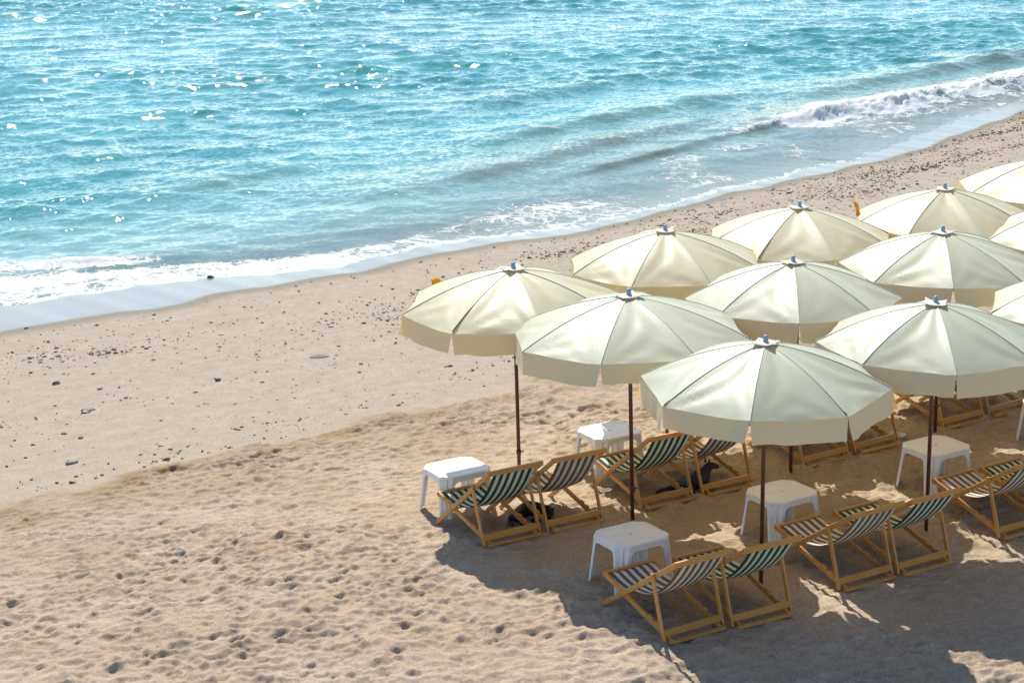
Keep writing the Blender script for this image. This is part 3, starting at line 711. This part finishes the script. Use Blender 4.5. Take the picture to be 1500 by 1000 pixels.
def make_chair(colour):
    t = thing('deck_chair', '', 'deck chair')
    A0, A1 = (0.985, 0.0), (-0.125, 0.735)
    B0, B1 = (0.960, 0.290), (-0.02, 0.012)
    for s in (-1, 1):
        mb = MB(); mb.beam((s*0.283, A0[0], A0[1]), (s*0.283, A1[0]-0.012, A1[1]+0.008), 0.023, 0.046); mb.build('back_rail', M['wood'], t)
        mb = MB(); mb.beam((s*0.255, B0[0]+0.02, B0[1]+0.006), (s*0.255, B1[0]-0.05, B1[1]-0.012), 0.024, 0.048)
        for yy in (0.10, 0.19, 0.28):                         # rest blocks on the rear half
            zz = B1[1]+(yy-B1[0])/(B0[0]-B1[0])*(B0[1]-B1[1]); mb.beam((s*0.255, yy-0.024, zz+0.026), (s*0.255, yy+0.024, zz+0.040), 0.022, 0.022)
        mb.build('seat_rail', M['wood'], t)
        mb = MB(); mb.beam((s*0.308, 0.185, 0.565), (s*0.308, 0.012, 0.0), 0.021, 0.042); mb.tube([(s*0.292, 0.18, 0.548), (s*0.324, 0.18, 0.548)], 0.007, 8); mb.build('prop_leg', M['wood'], t)
    mb = MB(); mb.beam((-0.305, A1[0], A1[1]), (0.305, A1[0], A1[1]), 0.030, 0.048, (0, 1, 0)); mb.build('top_bar', M['wood'], t)
    mb = MB(); mb.beam((-0.275, 0.962, 0.292), (0.275, 0.962, 0.292), 0.030, 0.044, (0, 1, 0)); mb.build('front_bar', M['wood'], t)
    mb = MB(); mb.beam((-0.297, 0.030, 0.075), (0.297, 0.030, 0.075), 0.026, 0.060, (0, 1, 0)); mb.build('prop_bar', M['wood'], t)
    mb = MB(); mb.beam((-0.29, -0.045, 0.014), (0.29, -0.045, 0.014), 0.046, 0.026, (0, 1, 0)); mb.build('rear_bar', M['wood'], t)
    mb = MB(); mb.tube([(-0.30, 0.675, 0.205), (0.30, 0.675, 0.205)], 0.008, 8); mb.build('pivot_rod', M['steel'], t)
    vs, fs, mi = sling_mesh()
    me = mesh('sling', vs, fs, True); me.polygons.foreach_set('material_index', mi)
    o = link('sling', me, t, [M[colour], M['white_cloth']]); solid(o, 0.003)
    return t
PROTO = {}
CH = [
 ('g', -0.031, 18.196, 30.5, 'green striped deck chair at the left end, beside the leftmost white table'),
 ('b', 0.583, 18.534, 29.6, 'brown and white striped deck chair with a curled black dog under it'),
 ('g', 1.520, 19.110, 30.0, 'green striped deck chair crossed by the pole of the second parasol'),
 ('b', 2.165, 19.470, 31.0, 'brown and white striped deck chair with the prick-eared black dog under it'),
 ('b', 1.493, 15.882, 31.4, 'brown and white striped deck chair nearest the camera'),
 ('g', 2.102, 16.162, 29.5, 'green and white striped deck chair just right of the nearest brown one'),
 ('b', 3.129, 16.938, 31.5, 'brown and white striped deck chair of the front middle pair'),
 ('g', 3.717, 17.270, 31.0, 'green striped deck chair of the front middle pair, against a parasol pole'),
 ('b', 4.829, 18.12, 31.5, 'brown striped deck chair just right of the rightmost parasol pole'),
 ('g', 5.36, 18.44, 31.0, 'green and white striped deck chair at the right edge, only its seat showing'),
 ('g', 3.29, 20.28, 33.0, 'deck chair behind the nearest parasol, left one of the pair half hidden there'),
 ('b', 3.90, 20.70, 33.0, 'deck chair behind the nearest parasol, right one of the half hidden pair'),
 ('g', 5.00, 21.48, 33.0, 'green and white striped deck chair behind the twin parasol poles'),
 ('b', 5.60, 21.88, 33.0, 'deck chair at the far right edge, next to the green one behind twin poles'),
]
for c, x, y, a, lab in CH:
    if c not in PROTO:
        PROTO[c] = t = make_chair('green_cloth' if c == 'g' else 'brown_cloth')
    else:
        t = copy_tree(PROTO[c])
    z0 = ground(x, y); fx_, fy_ = x-math.sin(R(a))*0.97, y+math.cos(R(a))*0.97
    t.location = (x, y, z0); t.rotation_euler = (math.atan2(ground(fx_, fy_)-z0, 0.97), 0, R(a)); t['label'] = lab; t['category'] = 'deck chair'; t['group'] = 'striped deck chairs in pairs under the parasols'

# ------------------------------------------------------------------ white plastic tables
def outline(hx, hy, c):
    return [(-hx+c, -hy), (hx-c, -hy), (hx, -hy+c), (hx, hy-c), (hx-c, hy), (-hx+c, hy), (-hx, hy-c), (-hx, -hy+c)]
def make_table():
    t = thing('side_table', '', 'side table')
    hx, hy, c, zt = 0.285, 0.255, 0.085, 0.455
    mb = MB()
    rings = [(0.004, zt-0.030), (0.006, zt-0.012), (0.0, zt-0.003), (-0.010, zt), (-0.030, zt-0.0005), (-0.036, zt-0.003), (-0.15, zt-0.004)]
    vs = []
    for off, z in rings: vs += [(x*(1+off/hx), y*(1+off/hy), z) for x, y in outline(hx, hy, c)]
    fs = [(r*8+i, r*8+(i+1) % 8, (r+1)*8+(i+1) % 8, (r+1)*8+i) for r in range(len(rings)-1) for i in range(8)]
    fs.append(tuple((len(rings)-1)*8+i for i in range(8)))
    mb.add(vs, fs, 0); mb.tube([(0, 0, zt-0.0045), (0, 0, zt-0.002)], 0.012, 10, 1)
    mb.build('table_top', [M['plastic'], M['steel']], t)
    fl = 0.045                                        # legs splay outward
    for sx, sy in ((-1, -1), (1, -1), (1, 1), (-1, 1)):
        cx, cy = sx*hx, sy*hy; q = c/2
        prof_ = [(cx-sx*(c+0.035), cy), (cx-sx*c, cy), (cx-sx*(c*0.72), cy-sy*(c*0.50)), (cx-sx*(c*0.56), cy-sy*(c*0.40)), (cx-sx*(c*0.40), cy-sy*(c*0.56)), (cx-sx*(c*0.50), cy-sy*(c*0.72)), (cx, cy-sy*c), (cx, cy-sy*(c+0.035))]
        ctr = Vector((cx-sx*c*0.6, cy-sy*c*0.6)); vs = []; nz = 9
        for i in range(nz):
            f = i/(nz-1); z = (zt-0.012)*(1-f); nar = 1-0.22*f+0.18*math.exp(-f*9)
            for x, y in prof_:
                p = ctr+(Vector((x, y))-ctr)*nar
                vs.append((p.x+sx*fl*f, p.y+sy*fl*f, z))
        k = len(prof_)
        fs = [(i*k+j, i*k+j+1, (i+1)*k+j+1, (i+1)*k+j) for i in range(nz-1) for j in range(k-1)]
        o = link('leg', mesh('leg', vs, fs), t, [M['plastic']]); solid(o, 0.005, -1 if sx*sy > 0 else 1)
    # apron with arched lower edge
    mb = MB()
    for a, b in (((-hx+c, -hy), (hx-c, -hy)), ((hx, -hy+c), (hx, hy-c)), ((hx-c, hy), (-hx+c, hy)), ((-hx, hy-c), (-hx, -hy+c))):
        n = 16; vs = []
        for i in range(n+1):
            u = i/n; e = abs(2*u-1); x = a[0]+(b[0]-a[0])*u; y = a[1]+(b[1]-a[1])*u
            zb = zt-0.062-0.105*max(0, (e-0.62)/0.38)**2.2; k = 1+0.02*(zt-zb)/0.15
            vs += [(x*1.002, y*1.002, zt-0.02), (x*k, y*k, zb)]
        fs = [(2*i, 2*i+2, 2*i+3, 2*i+1) for i in range(n)]
        mb.add(vs, fs, 0)
    me = mb.mesh('apron'); solid(link('apron', me, t, [M['plastic']]), 0.004)
    return t
TB = [(-0.582, 19.337, 31, 'leftmost white plastic table, in full sun on the sand'),
      (1.007, 20.398, 31, 'white plastic table between the two back-row chair pairs, half behind a parasol pole'),
      (1.035, 17.136, 31, 'bluish white plastic table in shade beside the nearest deck chair'),
      (2.529, 18.183, 32, 'shaded white plastic table under the nearest parasol, a pole crossing its left side'),
      (4.253, 19.452, 31, 'shaded white plastic table at the foot of the twin poles on the right'),
      (5.82, 20.86, 31, 'white plastic table at the far right edge, only one side showing')]
tp = None
for x, y, a, lab in TB:
    if tp is None: tp = t = make_table()
    else: t = copy_tree(tp)
    t.location = (x, y, ground(x, y)-0.01); t.rotation_euler = (0, 0, R(a)); t['label'] = lab; t['category'] = 'side table'; t['group'] = 'white plastic tables beside the deck chairs'

# ------------------------------------------------------------------ dogs
def skin_body(name, verts, edges, rads, mat, parent):
    me = bpy.data.meshes.new(name); me.from_pydata(verts, edges, []); me.update()
    o = link(name, me, parent, [mat])
    sk = o.modifiers.new('skin', 'SKIN'); sk.use_smooth_shade = True
    lay = me.skin_vertices[0].data if me.skin_vertices else None
    if lay is None:
        bm = bmesh.new(); bm.from_mesh(me); bm.verts.layers.skin.verify(); bm.to_mesh(me); bm.free(); lay = me.skin_vertices[0].data
    for i, r in enumerate(rads): lay[i].radius = (r, r) if not isinstance(r, tuple) else r
    lay[0].use_root = True
    ss = o.modifiers.new('smooth', 'SUBSURF'); ss.levels = 2; ss.render_levels = 2
    return o
def chain(V, E, Rr, start, pts):
    p = start
    for x, y, z, r in pts:
        V.append((x, y, z)); Rr.append(r); E.append((p, len(V)-1)); p = len(V)-1
    return p
def ear(parent, base, tip, w):
    b = Vector(base); tp_ = Vector(tip); d = tp_-b; s = d.cross(Vector((1, 0.2, 0))).normalized(); n = d.cross(s).normalized()
    vs = [b+s*w, b-s*w, b+n*w*0.5, tp_, b-n*w*0.25]
    fs = [(0, 2, 3), (2, 1, 3), (1, 4, 3), (4, 0, 3), (0, 4, 1, 2)]
    link('ear', mesh('ear', vs, fs, False), parent, [M['fur']])
def dog_head_up(x, y, rz, label):
    """lying on its belly, head raised; local +x is forward"""
    t = thing('dog', label, 'dog', (x, y, ground(x, y)), rz)
    V = [(-0.14, 0, 0.095)]; E = []; Q = [0.088]
    ch = chain(V, E, Q, 0, [(-0.03, 0, 0.10, 0.090), (0.08, 0, 0.12, 0.094)])
    nk = chain(V, E, Q, ch, [(0.145, 0, 0.20, 0.062), (0.165, 0.0, 0.255, 0.058)])
    chain(V, E, Q, nk, [(0.215, -0.015, 0.268, 0.046), (0.265, -0.03, 0.25, 0.028), (0.30, -0.035, 0.242, 0.022)])
    for s in (-1, 1):
        chain(V, E, Q, ch, [(0.10, s*0.085, 0.075, 0.036), (0.13, s*0.09, 0.028, 0.025), (0.24, s*0.075, 0.02, 0.02), (0.275, s*0.072, 0.02, 0.022)])
        chain(V, E, Q, 0, [(-0.15, s*0.09, 0.075, 0.060), (-0.06, s*0.125, 0.06, 0.038), (-0.15, s*0.14, 0.022, 0.022), (-0.06, s*0.145, 0.018, 0.02)])
    chain(V, E, Q, 0, [(-0.24, 0.03, 0.05, 0.035), (-0.33, 0.08, 0.025, 0.022), (-0.42, 0.07, 0.02, 0.018), (-0.48, 0.02, 0.018, 0.012)])
    skin_body('body', V, E, Q, M['fur'], t)
    ear(t, (0.16, -0.035, 0.295), (0.165, -0.055, 0.37), 0.026); ear(t, (0.15, 0.035, 0.295), (0.150, 0.055, 0.37), 0.026)
    for s in (-1, 1):
        v, f = ico(2); link('eye', mesh('eye', v*0.007+np.array([0.222, -0.015+s*0.032, 0.288]), [tuple(map(int, q)) for q in f], True), t, [M['muzzle']])
    v, f = ico(2); link('nose', mesh('nose', v*0.011+np.array([0.318, -0.036, 0.25]), [tuple(map(int, q)) for q in f], True), t, [M['stone'][0]])
    return t
def dog_curled(x, y, rz, label):
    t = thing('dog', label, 'dog', (x, y, ground(x, y)), rz)
    V = [(-0.15, 0.06, 0.08)]; E = []; Q = [0.082]
    ch = chain(V, E, Q, 0, [(-0.05, 0.12, 0.095, 0.088), (0.07, 0.11, 0.10, 0.092), (0.15, 0.03, 0.10, 0.088)])
    nk = chain(V, E, Q, ch, [(0.175, -0.075, 0.095, 0.062), (0.155, -0.135, 0.085, 0.058)])
    chain(V, E, Q, nk, [(0.10, -0.17, 0.07, 0.044), (0.05, -0.18, 0.055, 0.028), (0.02, -0.18, 0.05, 0.022)])
    for dy in (0, 0.06):
        chain(V, E, Q, ch, [(0.10, -0.03-dy, 0.05, 0.036), (0.03, -0.06-dy, 0.03, 0.024), (-0.05, -0.08-dy, 0.025, 0.022)])
    chain(V, E, Q, 0, [(-0.19, -0.01, 0.07, 0.06), (-0.12, -0.09, 0.05, 0.036), (-0.20, -0.13, 0.025, 0.022), (-0.12, -0.17, 0.02, 0.02)])
    chain(V, E, Q, 0, [(-0.25, 0.05, 0.04, 0.028), (-0.30, -0.03, 0.025, 0.02), (-0.28, -0.12, 0.02, 0.016)])
    skin_body('body', V, E, Q, M['fur'], t)
    ear(t, (0.175, -0.155, 0.125), (0.205, -0.175, 0.175), 0.024); ear(t, (0.150, -0.10, 0.13), (0.175, -0.085, 0.185), 0.024)
    v, f = ico(2); link('muzzle', mesh('muzzle', v*[0.035, 0.026, 0.02]+np.array([0.05, -0.186, 0.062]), [tuple(map(int, q)) for q in f], True), t, [M['muzzle']])
    return t
d1 = dog_curled(0.16, 18.80, R(25), 'black dog curled up asleep under the left pair of deck chairs')
d2 = dog_head_up(1.83, 19.52, R(20), 'black dog lying with head raised and pointed ear under the second deck chair pair')

for d_ in (d1, d2): d_.scale = (0.88, 0.88, 0.88)

# ------------------------------------------------------------------ small litter
def twig(x, y, L, a, label, seed, rad=0.006):
    r = random.Random(seed); pts = []
    for i in range(6):
        u = i/5-0.5; pts.append((u*L, r.uniform(-1, 1)*L*0.04, 0.012+r.uniform(0, 0.012)))
    mb = MB(); mb.tube(pts, [rad*0.7, rad, rad, rad*0.9, rad*0.8, rad*0.5], 6)
    o = mb.build('twig', M['twig']); o.location = (x, y, 0.005); o.rotation_euler = (0, 0, a); tag(o, label, 'twig')
twig(1.72, 15.70, 0.16, 2.2, 'pale twig on the sand behind the nearest pair of chairs, longest of the bunch', 1)
twig(1.80, 15.74, 0.09, -0.9, 'short pale twig beside the longest twig behind the nearest chairs', 2)
twig(1.86, 15.82, 0.10, 0.5, 'pale twig lying at the foot of the nearest green chair', 3)
def rumpled(x, y, rad, a, label, seed):
    r = np.random.default_rng(seed); v, f = ico(3); v = stone_shape(v, r, 0.45, 0.55)*rad
    o = link('cloth', mesh('cloth', v, [tuple(map(int, q)) for q in f], True), None, [M['patch']]); o.location = (x, y, rad*0.3); o.rotation_euler = (0, 0, a); tag(o, label, 'cloth')
rumpled(4.16, 21.02, 0.085, 0.4, 'crumpled white cloth on the sand between the chairs left of the twin poles', 5)

# ------------------------------------------------------------------ light, sky, camera
w = bpy.data.worlds.new('World'); SC.world = w; w.use_nodes = True
nt = w.node_tree; nt.nodes.clear()
sky = nt.nodes.new('ShaderNodeTexSky'); sky.sky_type = 'NISHITA'; sky.sun_disc = False
sky.sun_elevation = SUN_EL; sky.sun_rotation = -SUN_AZ; sky.air_density = 1.0; sky.dust_density = 0.05; sky.ozone_density = 1.0
bg = nt.nodes.new('ShaderNodeBackground'); bg.inputs[1].default_value = 0.112
wo = nt.nodes.new('ShaderNodeOutputWorld'); nt.links.new(sky.outputs[0], bg.inputs[0]); nt.links.new(bg.outputs[0], wo.inputs[0])
sl = bpy.data.lights.new('sun', 'SUN'); sl.energy = 4.5; sl.angle = R(0.5); sl.color = (1.0, 0.945, 0.86)
so = bpy.data.objects.new('sun', sl); COL.objects.link(so)
sd = Vector((-math.sin(SUN_AZ)*math.cos(SUN_EL), math.cos(SUN_AZ)*math.cos(SUN_EL), math.sin(SUN_EL)))
so.rotation_mode = 'QUATERNION'; so.rotation_quaternion = sd.to_track_quat('Z', 'Y'); so.location = sd*30+Vector((0, 20, 0))

cam = bpy.data.cameras.new('camera'); co = bpy.data.objects.new('camera', cam); COL.objects.link(co)
cam.sensor_width = 36.0; cam.lens = 2977/1500*36.0; cam.clip_end = 20000; cam.clip_start = 0.5
pt, rl = R(15.495), R(-1.148)
Rv = Vector((1, 0, 0)); Fv = Vector((0, math.cos(pt), -math.sin(pt))); Uv = Vector((0, math.sin(pt), math.cos(pt)))
R2 = Rv*math.cos(rl)+Uv*math.sin(rl); U2 = Uv*math.cos(rl)-Rv*math.sin(rl)
mt = Matrix((R2, U2, -Fv)).transposed().to_4x4(); mt.translation = Vector((0, 0, 7.006))
co.matrix_world = mt
SC.camera = co

SC.view_settings.view_transform = 'Standard'; SC.view_settings.look = 'None'; SC.view_settings.gamma = 1.0; SC.view_settings.exposure = 0.57
SC.render.engine = 'CYCLES'
cy = SC.cycles
cy.use_denoising = True; cy.sample_clamp_indirect = 6.0; cy.max_bounces = 8; cy.transparent_max_bounces = 8
cy.caustics_reflective = False; cy.caustics_refractive = False
